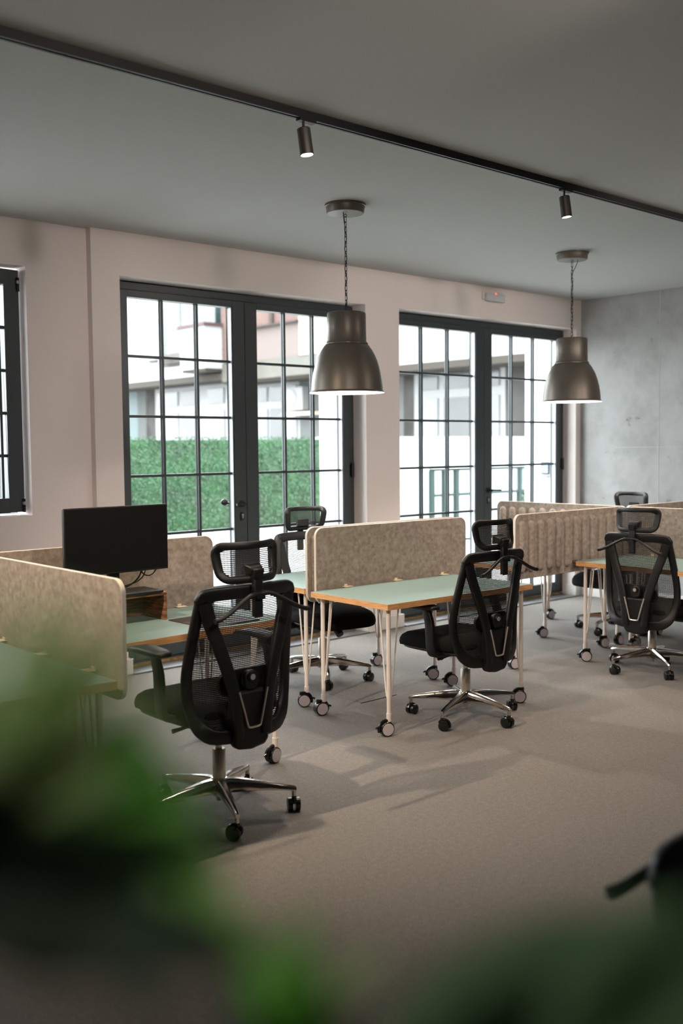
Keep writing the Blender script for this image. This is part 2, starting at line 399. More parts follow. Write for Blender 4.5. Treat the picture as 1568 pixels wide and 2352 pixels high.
# baseboards
bb = MB()
bb.box(3.33, D1[0]+.02, YW-.03, YW, 0, .115); bb.box(D1[0]-.0, D1[0]+.02, YW-.03, YD, 0, .115)
bb.box(D1[1]-.02, D2[0]+.02, YW-.03, YW, 0, .115); bb.box(D1[1]-.02, D1[1], YW, YD-.01, 0, .115)
bb.box(D2[1]-.02, XR, YW-.03, YW, 0, .115); bb.box(D2[1]-.02, D2[1], YW, YD-.01, 0, .115)
bb.box(XL, 3.33, YL-.02, YL, 0, .115)
struct('baseboard_front', bb, unit_m, bevel=.006)
bb = MB(); bb.box(XR-.02, XR, YB, YW-.03, 0, .115); struct('baseboard_right', bb, unit_m, bevel=.006)
# thresholds under the doors, with the strip of mounting foam left showing
for i, D in enumerate((D1, D2)):
    b = MB(); b.box(D[0]+.02, D[1]-.02, YW-.05, YD-.02, 0, .012, 0); b.box(D[0]+.02, D[1]-.02, YD-.02, YD+.02, .0, .027, 1)
    struct('trim_%d' % (i+2), b, [trim_m, foam_m])

# ------------------------------------------------------------------ doors and window
ROWS = [2.268, 1.834, 1.399, .963, .515]
def make_door(num, x0, x1, seam, L, Rr, handle_dir):
    root = empty('door_%d' % num, ((x0+x1)/2, YD, 0)); tag(root, kind='structure')
    ox, oy = (x0+x1)/2, YD
    b = MB(); fw = .055; zt = HD-.008
    b.box(x0-ox, x0+fw-ox, 0, .085, .03, zt); b.box(x1-fw-ox, x1-ox, 0, .085, .03, zt); b.box(x0+fw-ox, x1-fw-ox, 0, .085, zt-fw, zt); b.box(x0+fw-ox, x1-fw-ox, 0.005, .085, .03, .05)
    b.build('door_frame', frame_m, root, bevel=.003)
    for side, (g0, g1, s0, s1) in enumerate(((L[0], L[1], x0+fw+.003, seam-.003), (Rr[0], Rr[1], seam+.003, x1-fw-.003))):
        lf = MB(); zb, ztp = .055, HD-.066; gb, gt = .145, 2.684
        lf.box(s0-ox, g0-ox, -.012, .07, zb, ztp); lf.box(g1-ox, s1-ox, -.012, .07, zb, ztp)
        lf.box(g0-ox, g1-ox, -.012, .07, zb, gb); lf.box(g0-ox, g1-ox, -.012, .07, gt, ztp)
        leaf = lf.build('door_leaf', frame_m, root, bevel=.003)
        g = MB(); g.box(g0-ox-.005, g1-ox+.005, .036, .042, gb-.005, gt+.005); g.build('glass_pane', GLASS, leaf)
        m = MB(); n = 3
        for k in (1, 2):
            xx = g0+(g1-g0)*k/n-ox
            for ya, yb in ((.018, .035), (.043, .06)): m.box(xx-.010, xx+.010, ya, yb, gb, gt)
        for z in ROWS:
            for ya, yb in ((.018, .035), (.043, .06)): m.box(g0-ox, g1-ox, ya+.001, yb-.001, z-.010, z+.010)
        m.build('muntin_grid', frame_m, leaf, bevel=.002)
        bd = MB(); bd.box(g1-ox-.006, g1-ox-.001, .0, .035, gb, gt); bd.build('glazing_bead', bead_m, leaf)
        if (side == 0) == (handle_dir < 0):
            hx = seam+handle_dir*.055-ox; zc = 1.16
            h = MB(); h.cyl((hx, -.012, zc), (hx, -.030, zc), .027, .025, 20); h.cyl((hx, -.03, zc), (hx, -.065, zc), .011, n=12)
            hl = .135 if num == 2 else .085; e = (hx+handle_dir*hl, -.066, zc-.004)
            h.tube([(hx, -.065, zc), (hx+handle_dir*.02, -.068, zc), (hx+handle_dir*hl*.55, -.068, zc-.002), e], [.012, .010, .009, .010], 10)
            h.build('lever_handle', handle_m, leaf, bevel=.002)
            k = MB(); k.prism(rrect(hx-.015, hx+.015, zc-.135, zc-.065, .0149), lambda u, v, q: (u, -.012-.008*q, v)); ko = k.build('lock_escutcheon', handle_m, leaf)
            k = MB(); k.cyl((hx+.003, -.018, zc-.088), (hx+.003, -.024, zc-.088), .009, n=14); k.box(hx-.0015, hx+.0075, -.024, -.019, zc-.113, zc-.09); k.build('lock_cylinder', steel_m, leaf)
    if num == 1:      # outside pull knob seen through the pane
        k = MB(); k.ball((seam-.118-ox, .13, 1.168), .034, 16, (1, .6, .85)); k.cyl((seam-.095-ox, .125, 1.162), (seam-.066-ox, .08, 1.158), .011, n=10); k.cyl((seam-.066-ox, .085, 1.158), (seam-.066-ox, .07, 1.158), .016, n=12)
        k.build('outside_pull_knob', handle_m, root)
    for z in (1.40, 2.45, .3):
        hb = MB(); hb.cyl((x1-.035-ox, -.018, z-.06), (x1-.035-ox, -.018, z+.06), .016, n=12); hb.box(x1-.05-ox, x1-.02-ox, -.014, 0, z-.045, z+.045); hb.build('hinge', handle_m, root)
    return root
make_door(1, D1[0], D1[1], 4.73, (3.70, 4.615), (4.85, 5.755), -1)
make_door(2, D2[0], D2[1], 7.592, (6.40, 7.47), (7.71, 8.755), 1)

root = tag(empty('window_1', (1.73, 6.45, WZ[0])), kind='structure')
b = MB(); x0, x1 = W1[0]-1.73, W1[1]-1.73-.004; H = WZ[1]-WZ[0]
for xa, xb, za, zb in ((x0, x0+.09, .02, H-.02), (x1-.115, x1-.012, .02, H-.02), (x0+.09, x1-.115, .02, .115), (x0+.09, x1-.115, H-.115, H-.02), (-.08, .06, .115, H-.115)): b.box(xa, xb, 0, .08, za, zb)
wf = b.build('window_frame', frame_m, root, bevel=.003)
for ga, gb_ in ((x0+.09, -.08), (.06, x1-.115)):
    g = MB(); g.box(ga-.005, gb_+.005, .04, .046, .11, H-.11); gp = g.build('glass_pane', GLASS, root)
    m = MB()
    for k in (1, 2): xx = ga+(gb_-ga)*k/3; m.box(xx-.01, xx+.01, .02, .039, .115, H-.115); m.box(xx-.01, xx+.01, .047, .06, .115, H-.115)
    m.box(gb_-.040, gb_-.022, .02, .039, .115, H-.115)
    for z in [.115+(H-.23)*k/5 for k in range(1, 5)]: m.box(ga, gb_, .021, .038, z-.01, z+.01); m.box(ga, gb_, .048, .059, z-.01, z+.01)
    m.build('muntin_grid', frame_m, root, bevel=.002)
for z in (.06, H-.12):
    hb = MB(); hb.cyl((x1-.022, -.012, z-.04), (x1-.022, -.012, z+.05), .010, n=10); hb.cyl((x1-.022, -.014, z+.01), (x1-.022, -.014, z+.03), .013, n=10, mi=1); hb.build('hinge', [handle_m, steel_m], root)

# ------------------------------------------------------------------ lamps on the ceiling
def point_lamp(name, parent, loc, power, color, kind='POINT', radius=.05, angle=60, blend=.6, rot=None):
    l = bpy.data.lights.new(name, kind); l.energy = power; l.color = color; l.shadow_soft_size = radius
    if kind == 'SPOT': l.spot_size = R(angle); l.spot_blend = blend
    o = bpy.data.objects.new(name, l); col.objects.link(o); o.parent = parent; o.location = loc
    if rot: o.rotation_euler = rot
    return o
def make_track(x0, x1, y, label):
    t = empty('lighting_track', ((x0+x1)/2, y, HC)); tag(t, label, 'track')
    a, c = x0-(x0+x1)/2, x1-(x0+x1)/2
    m = MB(); m.box(a, c, -.018, .018, -.006, 0); m.box(a, c, -.018, -.012, -.036, -.006); m.box(a, c, .012, .018, -.036, -.006); m.box(a, c, -.012, -.006, -.036, -.032); m.box(a, c, .006, .012, -.036, -.032)
    m.build('rail', black_m, t)
    m = MB(); m.box(a, c, -.0115, -.0085, -.022, -.018); m.box(a, c, .0085, .0115, -.022, -.018); m.build('conductor', satin_m, t)
    return t
make_track(-2.4, 8.9, 3.56, 'long black ceiling track carrying the two lit spotlights')
make_track(-2.4, 8.9, .35, 'added black ceiling track behind the viewpoint, carrying unseen fill spotlights')  # added out of view to hold the rear fill lamps
def make_spot(tilt_y=-5, tilt_x=-5, power=SPOT_W, color=SPOT_COL, angle=115):
    s = empty('track_spotlight')
    m = MB(); m.box(-.04, .055, -.017, .017, -.047, -.034); m.build('adapter', black_m, s, bevel=.002)
    m = MB(); m.cyl((-.01, 0, -.047), (-.01, 0, -.075), .006, n=10); m.build('stem', black_m, s)
    hd = MB(); Rm = Matrix.Translation((-.01, 0, -.075)) @ Matrix.Rotation(R(tilt_y), 4, 'Y') @ Matrix.Rotation(R(tilt_x), 4, 'X')
    hd.lathe([(.0, 0), (.026, 0), (.030, -.004), (.031, -.118), (.0305, -.120), (.028, -.120), (.028, -.112)], n=28); hd.xf(Rm); h = hd.build('lamp_head', spot_m, s)
    le = MB(); le.lathe([(0, -.1125), (.014, -.1125), (.0278, -.1125)], n=24); le.xf(Rm); le.build('lens', lens_m, h)
    o = point_lamp('spot_bulb', s, Rm @ Vector((0, 0, -.123)), power, color, 'SPOT', .035 if angle > 60 else .10, angle, .8 if angle > 60 else .45, (Rm.to_3x3()).to_euler())
    register(s); return s
sp0 = make_spot(); sp1 = make_spot(0, 75, REAR_W, REAR_COL, 58); sp2 = make_spot(0, 46, 230.0, (1.0, .80, .58), 75)  # the last is an extra lamp, added out of view to brighten one screen
spots = [(2.96, 3.56, 0, 'lit bronze spotlight on the ceiling track above the green desks'), (4.90, 3.56, 0, 'lit bronze track spotlight beyond the first pendant, toward the concrete wall'),
         (.35, 3.56, -78, 'added unseen fill spotlight aimed at the screen beside the partly hidden desk'), (6.86, 3.56, 0, 'track spotlight over the desk cluster by the concrete wall'),
 (-.5, .35, 10, 'added fill spotlight on the rear track near the window-wall corner'), (1.2, .35, -40, 'added fill spotlight on the rear track turned toward the ribbed screens'), (3.0, .35, 12, 'added fill spotlight on the rear track facing the first glazed door'),
         (4.6, .35, -28, 'added fill spotlight on the rear track turned toward the concrete wall corner'), (6.6, .35, 4, 'added fill spotlight on the rear track nearest the concrete wall')]
for i, (x, y, a, lb) in enumerate(spots):
    s = sp0 if i == 0 else sp2 if i == 2 else sp1 if i == 4 else copy_tree(sp0 if i < 4 else sp1)
    s.location = (x, y, HC); s.rotation_euler = (0, 0, R(a)); tag(s, lb, 'spotlight', 'track spotlights')

def make_pendant():
    p = empty('pendant_lamp')
    m = MB(); m.lathe([(0, 0), (.128, 0), (.128, -.012), (.122, -.014), (.117, -.05), (.112, -.056), (0, -.056)], n=40); m.build('ceiling_canopy', bronze_m, p)
    top = -.66
    ch = MB(); z = -.058; k = 0
    ch.tube([(.009*math.cos(a), 0, z-.009+.009*math.sin(a)) for a in np.linspace(0, 2*math.pi, 13)[:-1]], .0022, 6, closed=True); z -= .016
    while z > top+.012:
        h_, w_ = .036, .0075; pts = []
        for a in np.linspace(0, 2*math.pi, 17)[:-1]:
            u = w_*math.cos(a); v = (h_/2-w_)*(1 if math.sin(a) > 0 else -1)*(1 if abs(math.sin(a)) > 1e-6 else 0)+w_*math.sin(a)
            pts.append((u, 0, z-h_/2+v) if k % 2 == 0 else (0, u, z-h_/2+v))
        ch.tube(pts, .0020, 6, closed=True); z -= h_-.006; k += 1
    ch.build('chain', black_m, p)
    c = MB(); pts = [(-.035, -.02, -.056), (-.034, -.02, -.075), (-.022, -.012, -.11), (-.006, -.004, -.145)]
    for i in range(24):
        zz = -.16-i*(.50/23); pts.append((.006*math.sin(i*1.1), .006*math.cos(i*1.1), zz))
    c.tube(smooth_path(pts, 3), .0028, 6); c.build('cable', cable_m, p)
    sh = MB()
    prof = [(.006, -.650), (.022, -.652), (.022, -.660), (.105, -.662), (.118, -.666), (.122, -.674), (.1225, -.76), (.1235, -.842), (.128, -.850), (.1345, -.856), (.1345, -.862), (.1315, -.864)]
    prof += [(.1385, -.868), (.158, -.895), (.180, -.935), (.199, -.985), (.213, -1.04), (.222, -1.10), (.226, -1.150), (.2355, -1.160), (.2365, -1.163)]
    sh.lathe(prof, n=56)
    shade = sh.build('lamp_shade', bronze_m, p, angle=30)
    inn = MB(); inn.lathe([(.0, -.68), (.112, -.684), (.116, -.70), (.118, -.846), (.130, -.866), (.153, -.899), (.175, -.94), (.194, -.99), (.208, -1.045), (.2185, -1.10), (.2225, -1.150), (.2350, -1.1635), (.2365, -1.163)], n=56)
    inn.build('shade_lining', lampin_m, shade, angle=40)
    bu = MB(); bu.cyl((0, 0, -.69), (0, 0, -.80), .022, n=16, mi=1); bu.ball((0, 0, -.87), .05, 18, (1, 1, 1.25)); bu.build('bulb', [bulb_m, lampin_m], p)
    point_lamp('pendant_light', p, (0, 0, -.99), PEND_W, PEND_COL, 'POINT', .045)
    register(p); return p
pd = make_pendant()
for i, (x, y, a, lb) in enumerate(((4.262, 4.745, 0, 'bronze dome pendant on a chain in front of the first glazed double door'), (6.70, 4.80, 100, 'bronze dome pendant on a chain nearest the raw concrete wall'))):
    o = pd if i == 0 else copy_tree(pd)
    o.location = (x, y, HC); o.rotation_euler = (0, 0, R(a)); tag(o, lb, 'pendant lamp', 'pendant lamps over the desks')

el = empty('emergency_light', (7.53, YW, 3.005)); tag(el, 'small white emergency light with a red diode high on the window wall', 'emergency light')
m = MB(); m.prism([(-.15, -.03), (.15, -.03), (.15, .05), (-.15, .05)], lambda u, v, k: (u, -.001-.022*k, v)); m.build('back_box', unit_m, el, bevel=.008)
m = MB(); m.prism([(-.13, -.045), (.145, -.045), (.145, .028), (-.13, .028)], lambda u, v, k: (u, -.023-.03*k, v)); m.build('diffuser', mat('frosted_diffuser', (196, 198, 200), .3), el, bevel=.012)
m = MB(); m.ball((.0, -.053, .027), .006, 10); m.build('status_light', led_m, el)

# ------------------------------------------------------------------ desks
def make_desk():
    t = empty('rolling_desk')
    W, D, T = 1.21, .68, .032
    m = MB(); m.prism([(-W/2, -D/2), (W/2, -D/2), (W/2, D/2), (-W/2, D/2)], lambda u, v, k: (u, v, .74-T+T*k), mi=1)
    m.box(-W/2+.0006, W/2-.0006, -D/2+.0006, D/2-.0006, .7400, .7412, 0)
    m.build('tabletop', [sage_m, edge_m], t, bevel=.0015)
    for sx_ in (-1, 1):
        for sy_ in (-1, 1):
            x, y = sx_*(W/2-.05), sy_*(D/2-.05); l = MB()
            l.cyl((x, y, .713), (x, y, .085), .0125, n=14)
            l.box(x-.03, x+.03, y-.03, y+.03, .7065, .712)
            for dx, dy in ((-sx_*.075, 0), (0, -sy_*.075)):
                l.tube([(x+dx, y+dy, .712), (x+dx*.32, y+dy*.32, .25), (x+dx*.22, y+dy*.22, .215), (x+dx*.05, y+dy*.05, .20)], .0048, 8)
            l.cyl((x, y, .125), (x, y, .08), .015, n=14)
            leg = l.build('leg', white_metal, t)
            c = MB(); ca = rnd.uniform(-.5, .5)
            # twin-wheel castor: black tyres and housing, grey covers, brake pedal; wheel axis along local y
            c.cyl((0, -.020, .041), (0, .020, .041), .041, n=28, mi=0); c.cyl((0, -.0235, .041), (0, -.020, .041), .0385, .041, n=28); c.cyl((0, .020, .041), (0, .0235, .041), .041, .0385, n=28)
            c.cyl((0, -.0252, .041), (0, -.0235, .041), .034, n=28, mi=1); c.cyl((0, .0235, .041), (0, .0252, .041), .034, n=28, mi=1)
            c.tube([(-.046*math.cos(a), 0, .041+.046*math.sin(a)) for a in np.linspace(R(-20), R(120), 9)], .009, 6, mi=0)
            c.cyl((.018, 0, .07), (.018, 0, .095), .012, n=12); c.tube([(-.03, 0, .055), (-.058, 0, .052), (-.066, 0, .047)], .006, 6)
            o = c.build('caster', [wheel_m, disc_m], leg); o.location = (x-.018*math.cos(ca), y-.018*math.sin(ca), 0); o.rotation_euler = (0, 0, ca)
    register(t); return t
desk0 = make_desk()
desks = [ # x, y, rz, label
 (4.405, 4.222, -2.0, 'rolling desk with green top, its whole front edge clear, under the first pendant'),
 (4.480, 5.026, -2.0, 'rolling desk behind the pair of felt screens, chair facing it from the window side'),
 (2.530, 4.290, 1.5, 'rolling desk carrying the black monitor and desk mat'),
 (1.485, 3.925, 90, 'rolling desk behind the blurred leaves, separated from the monitor by a screen'),
 (6.522, 3.780, 88.5, 'rolling desk in front of the smooth screen near the concrete wall'),
 (6.230, 4.825, 0, 'rolling desk behind the ribbed screen, nearest glazed door with the keypad'),
 (7.250, 5.090, 90, 'rolling desk hidden behind the ribbed screens, with a chair under the concrete wall'),
 (7.530, 4.070, 0, 'rolling desk mostly hidden at the edge of the view, below the darkest screen')]
DESK = []
for i, (x, y, a, lb) in enumerate(desks):
    o = desk0 if i == 0 else copy_tree(desk0)
    o.location = (x, y, 0); o.rotation_euler = (0, 0, R(a)); tag(o, lb, 'desk', 'rolling desks'); DESK.append(o)
    for lg in kids(o):
        for ca in kids(lg): ca.rotation_euler = (0, 0, R(-a-20+rnd.uniform(-35, 35)+rnd.choice((0, 0, 180)))); 

# screens: smooth face toward local -y, ribs toward +y
def make_screen():
    s = empty('desk_screen')
    L, z0, z1 = 1.30, .655, 1.115
    p = MB(); P = rrect(-L/2, L/2, z0, z1, .055, 8)
    p.prism(P, lambda u, v, k: (u, -.011+.022*k, v), mi=0, mis=1)
    panel = p.build('felt_panel', [felt_m, felt_edge], s, bevel=.004)
    n = 12
    rb = MB()
    for i in range(n):
        xc = -L/2+.07+i*(L-.14)/(n-1); za, zb = z0+.045, z1-.045; hw = .034
        def fn(u, v, xc=xc):
            t = u; zz = za+(zb-za)*t; e = min(zz-za, zb-zz); sc = 1 if e > hw else math.sqrt(max(0, 1-(1-e/hw)**2))
            a = math.pi*v; return (xc-hw*max(sc, .05)*math.cos(a), .0105+.023*sc*math.sin(a)**.8, zz)
        # denser rows near the ends
        us = [0, .012, .03, .055, .085]+[.085+(.83)*k/6 for k in range(1, 6)]+[.915, .945, .97, .988, 1]
        vs = []
        for u in us:
            for j in range(9): vs.append(fn(u, j/8))
        fs = [(a*9+j, (a+1)*9+j, (a+1)*9+j+1, a*9+j+1) for a in range(len(us)-1) for j in range(8)]
        rb.add(vs, fs)
    rb.build('rib_relief', felt_m, panel, angle=60)
    for x in (-.42, 0, .42):
        c = MB(); c.box(x-.030, x+.030, -.050, -.0115, .7425, .7455); c.box(x-.012, x+.012, -.0140, -.0112, .7455, .757); c.build('clip', clip_m, s, bevel=.001)
    for x in (-.535, -.03, .535):
        c = MB(); c.cyl((x, .011, .732), (x, .039, .732), .016, n=18); c.build('screw_cap', screwcap_m, s)
    register(s); return s
scr0 = make_screen()
SC = [
 (4.530, 4.600, -2.0, 'beige felt screen with smooth face above the clear green desk'),
 (4.525, 4.676, 178, 'beige felt screen close behind its twin, only its ribbed edge showing'),
 (2.525, 4.665, .5, 'brown-shadowed felt screen behind the black monitor'),
 (1.862, 3.975, -90, 'warm-lit felt screen beside the blurred leaves, end-on to the window wall'),
 (6.200, 4.450, 180, 'felt screen with ribs facing the room, two dark screw caps on it'),
 (6.895, 5.060, 90, 'bright ribbed felt screen running toward the glazed doors'),
 (6.887, 3.755, -90, 'smooth felt screen behind the hanger of the chair by the concrete wall'),
 (7.590, 4.450, 0, 'darkest felt screen, its top just showing against the concrete wall')]
for i, (x, y, a, lb) in enumerate(SC):
    o = scr0 if i == 0 else copy_tree(scr0)
    o.location = (x, y, 0); o.rotation_euler = (0, 0, R(a)); tag(o, lb, 'desk screen', 'felt desk screens')

# ------------------------------------------------------------------ office chair
def back_y(u, z):
    base = np.interp(z, [.36, .46, .60, .75, .90, 1.02], [-.225, -.205, -.195, -.215, -.245, -.272])
    return float(base)+.055*(u/.26)**2
def half_w(z): return float(np.interp(z, [.40, .43, .48, .56, .66, .76, .90, .97], [.190, .222, .246, .261, .263, .254, .240, .232]))
def make_chair():
    c = empty('office_chair')
    # star base
    sb = MB()
    sb.lathe([(0, .06), (.016, .06), (.016, .08), (.034, .085), (.040, .10), (.042, .15), (.036, .160), (.030, .162), (0, .162)], n=28)
    for k in range(5):
        a = R(72*k); rad = Vector((math.cos(a), math.sin(a), 0)); sd = Vector((-math.sin(a), math.cos(a), 0)); rings = []
        for d, zt, zb, hw in ((.025, .158, .095, .024), (.08, .156, .100, .022), (.18, .142, .103, .018), (.27, .127, .101, .0145), (.325, .116, .096, .0125), (.338, .110, .096, .010)):
            p = rad*d; e = min(hw*.6, .011)
            rings.append([p+sd*hw+Vector((0, 0, zb)), p+sd*hw+Vector((0, 0, zt-e*1.3)), p+sd*(hw-e)+Vector((0, 0, zt)), p-sd*(hw-e)+Vector((0, 0, zt)), p-sd*hw+Vector((0, 0, zt-e*1.3)), p-sd*hw+Vector((0, 0, zb))])
        sb.rings(rings)
        sb.cyl(rad*.326+Vector((0, 0, .10)), rad*.326+Vector((0, 0, .066)), .0105, n=12)
    base = sb.build('star_base', chrome_m, c, angle=40)
    for k in range(5):
        w_ = MB()
        for s_ in (-1, 1):
            y0 = s_*.006; y1 = s_*.026
            w_.cyl((-.012, y0, .030), (-.012, y1, .030), .030, n=24); w_.cyl((-.012, y1, .030), (-.012, y1+s_*.003, .030), .030, .022, n=24)
        w_.tube([(-.012+.0335*math.cos(t), 0, .030+.0335*math.sin(t)) for t in np.linspace(R(20), R(200), 10)], .0065, 8)
        w_.cyl((0, 0, .05), (0, 0, .072), .011, n=12)
        o = w_.build('caster', wheel_m, base); a = R(72*k); o.location = (.326*math.cos(a), .326*math.sin(a), 0); o.rotation_euler = (0, 0, a+rnd.uniform(-2, 2))
    g = MB(); g.lathe([(0, .155), (.029, .155), (.029, .285), (.026, .29), (.015, .29)], n=24); g.cyl((0, 0, .285), (0, 0, .43), .0145, n=16)
    g.build('gas_lift', satin_m, c)
    # everything above the column hangs in the 'upper' height
    me = MB(); me.hexa([(-.09, -.13, .385), (.09, -.13, .385), (.075, .12, .400), (-.075, .12, .400)], [(-.1, -.15, .425), (.1, -.15, .425), (.1, .14, .44), (-.1, .14, .44)])
    me.tube([(.08, .02, .41), (.20, .03, .405), (.27, .03, .40)], [.007, .007, .011], 8)
    me.tube([(-.08, -.02, .41), (-.18, -.02, .40), (-.24, -.01, .392)], [.007, .007, .011], 8)
    me.cyl((-.03, .135, .39), (-.03, .185, .345), .03, .026, n=16)
    me.build('tilt_mechanism', plastic_m, c, bevel=.008)
    # seat cushion with waterfall front
    st = MB(); N = 40; rings = []
    def outline(sc, n=N):
        P = []
        for j in range(n):
            a = 2*math.pi*j/n; ca, sa = math.cos(a), math.sin(a); e = .42
            x = .250*sc*math.copysign(abs(ca)**e, ca); y = .285*sc*math.copysign(abs(sa)**e, sa)
            P.append((x*(1-.05*max(0, -y/.285)), y+.093))
        return P
    for sc, z in ((.0, .430), (.80, .430), (.93, .434), (.985, .448), (1.0, .468), (.99, .488), (.95, .506), (.85, .519), (.6, .520), (.3, .514), (0, .513)):
        rings.append([(x, y, z-.032*max(0, (y-.17)/.20)**2*(1 if z > .44 else .5)) for x, y in outline(max(sc, .001))])
    st.rings(rings, caps=False); st.build('seat', fabric_m, c, angle=60)
    sp = MB(); sp.prism([(x*.93, y*.93) for x, y in outline(1)], lambda u, v, k: (u, v, .418+.016*k)); sp.build('seat_pan', plastic_m, c, bevel=.005)
    # armrests
    for s_ in (-1, 1):
        a = MB()
        a.sweep(smooth_path([(s_*.17, -.01, .418), (s_*.25, -.01, .418), (s_*.285, -.01, .435), (s_*.292, -.005, .50), (s_*.290, .005, .60), (s_*.288, .03, .662), (s_*.285, .055, .680)], 4), .062, .030, lambda i: (1, 0, .3) if i > 8 else (0, 0, 1) if i < 5 else (.7, 0, .7))
        ar = a.build('armrest', plastic_m, c, angle=50)
        pd_ = MB(); rings = []
        for y, hw, th, dz in ((-.105, .022, .012, -.002), (-.10, .033, .020, 0), (-.06, .042, .026, 0), (.03, .046, .028, .002), (.10, .047, .026, .000), (.15, .044, .022, -.007), (.172, .034, .016, -.013), (.178, .02, .010, -.015)):
            rings.append([(s_*.285+hw*x, y+.06, .693+dz+th/2*z) for x, z in ((1, -.5), (1, .5), (.8, 1), (0, 1.12), (-.8, 1), (-1, .5), (-1, -.5), (-.8, -1), (.8, -1))])
        pd_.rings(rings); pd_.build('arm_pad', pad_m, ar, angle=60)
    # back: outer frame loop
    Z = [.412, .44, .49, .56, .64, .72, .80, .88, .95]
    Rt = [(half_w(z)-.008, z) for z in Z]; top = [(.222, .968), (.206, .985), (.12, .990), (0, .991), (-.12, .990), (-.206, .985), (-.222, .968)]
    lp = Rt+top+[(-u, z) for u, z in Rt[::-1]]+[(-.145, .388), (0, .382), (.145, .388)]
    pts = smooth_path([(u, back_y(u, z), z) for u, z in lp], 3, closed=True)
    fr = MB(); fr.sweep(pts, [.046+.012*(1 if p.z > .955 else 0)+.020*max(0, 1-abs(p.z-.40)/.09) for p in pts], .028, (0, 1, .15), closed=True, rnd_=.3)
    bf = fr.build('back_frame', plastic_m, c, angle=50)
    # V arms from the upper corners converging on the tail
    va = MB()
    for s_ in (-1, 1):
        q = [(s_*.212, back_y(.21, .955)-.004, .955), (s_*.183, -.226, .86), (s_*.148, -.238, .76), (s_*.112, -.246, .65), (s_*.088, -.25, .56), (s_*.075, -.252, .46), (s_*.070, -.25, .38)]
        q = smooth_path(q, 3); va.sweep(q, [.064-.016*i/len(q) for i in range(len(q))], .024, (0, 1, .1), rnd_=.35)
    va.build('v_brace', plastic_m, bf, angle=50)
    tl = MB(); tl.prism([(-.105, .565), (-.092, .44), (-.088, .352), (-.07, .328), (0, .318), (.07, .328), (.088, .352), (.092, .44), (.105, .565), (.07, .572), (-.07, .572)], lambda u, v, k: (u, -.245+.045*k*(1 if v < .5 else .5)-.012*(1-k)*(1 if .4 < v < .56 else .3), v))
    tl.hexa([(-.075, -.245, .335), (.075, -.245, .335), (.075, -.09, .385), (-.075, -.09, .385)], [(-.085, -.235, .40), (.085, -.235, .40), (.085, -.09, .43), (-.085, -.09, .43)])
    tl.build('back_tail', plastic_m, bf, bevel=.012)
    vt = MB(); vt.tube(smooth_path([(-.073, -.262, .575), (-.052, -.264, .50), (-.034, -.265, .433), (-.026, -.265, .421), (0, -.265, .419), (.026, -.265, .421), (.034, -.265, .433), (.052, -.264, .50), (.073, -.262, .575)], 3), .0048, 8)
    vt.build('silver_trim', satin_m, bf)
    # mesh back
    ms = MB()
    def mf(u, v):
        z = .40+.59*v; h = half_w(z)-.006; x = (2*u-1)*h; return (x, back_y(x, z)+.006, z)
    ms.grid(mf, 14, 18); ms.build('back_mesh', MESHF, c, angle=80)
    # lumbar unit
    lu = MB(); lu.prism(rrect(-.135, .135, .55, .66, .045), lambda u, v, k: (u, back_y(u, v)-.004-.014*k-.012*(1-(u/.14)**2)*k, v)); lo = lu.build('lumbar_support', plastic_m, c, bevel=.006)
    lu = MB(); lu.prism(rrect(-.036, .036, .575, .655, .030), lambda u, v, k: (u, -.222-.030*k, v)); lu.build('lumbar_slider', plastic_m, lo, bevel=.005)
    lu = MB(); lu.cyl((0, -.250, .628), (0, -.258, .628), .022, .020, n=24, mi=1); lu.cyl((0, -.258, .628), (0, -.2605, .628), .0125, n=24); lu.build('lumbar_knob', [knob_m, plastic_m], lo)
    # headrest
    hr = MB()
    def hp(u, v): # u lateral (m), v vertical (m) about the centre
        return (u, -.268+2.5*u*u+.10*v-1.2*v*v, 1.106+v)
    P = []
    for u, v in rrect(-.142, .142, -.064, .068, .036, 5): P.append((u*(1+.12*v/.06*.5), v+.008*(abs(u)/.14)**2*(1 if v > 0 else -.3)))
    n_ = len(P); dens = []
    for i in range(n_):
        (u0, v0), (u1, v1) = P[i], P[(i+1) % n_]; k = max(1, int(math.hypot(u1-u0, v1-v0)/.025))
        dens += [(u0+(u1-u0)*j/k, v0+(v1-v0)*j/k) for j in range(k)]
    hr.sweep([hp(u, v) for u, v in dens], [.033+.010*min(1, (abs(u)/.142)**6) for u, v in dens], .022, (0, 1, 0), closed=True, rnd_=.4)
    h = hr.build('headrest_frame', plastic_m, c, angle=50)
    hm = MB(); hm.grid(lambda a, b_: hp((2*a-1)*.139, -.060+.124*b_), 12, 6); hm.build('headrest_mesh', MESHF, h, angle=80)
    br = MB(); br.box(-.022, .022, -.310, -.286, .885, 1.065); br.hexa([(-.022, -.312, 1.04), (.022, -.312, 1.04), (.022, -.28, 1.04), (-.022, -.28, 1.04)], [(-.026, -.318, 1.085), (.026, -.318, 1.085), (.026, -.27, 1.09), (-.026, -.27, 1.09)])
    br.hexa([(-.03, -.30, 1.062), (.03, -.30, 1.062), (.045, -.245, 1.055), (-.045, -.245, 1.055)], [(-.03, -.30, 1.092), (.03, -.30, 1.092), (.045, -.25, 1.108), (-.045, -.25, 1.108)])
    br.build('headrest_bracket', plastic_m, h, bevel=.005)
    hg = MB()
    for s_ in (-1, 1):
        q = smooth_path([(0, -.318, .985), (s_*.045, -.322, .982), (s_*.10, -.328, .958), (s_*.165, -.335, .922), (s_*.215, -.338, .902), (s_*.238, -.338, .898)], 4)
        hg.sweep(q, [.017+.006*(i/len(q))**2 for i in range(len(q))], [.020]*len(q), (0, 1, 0), rnd_=.45)
    hg.box(-.022, .022, -.325, -.285, .962, .995)
    hg.build('coat_hanger', plastic_m, c, angle=50)
    register(c); return c
ch0 = make_chair()
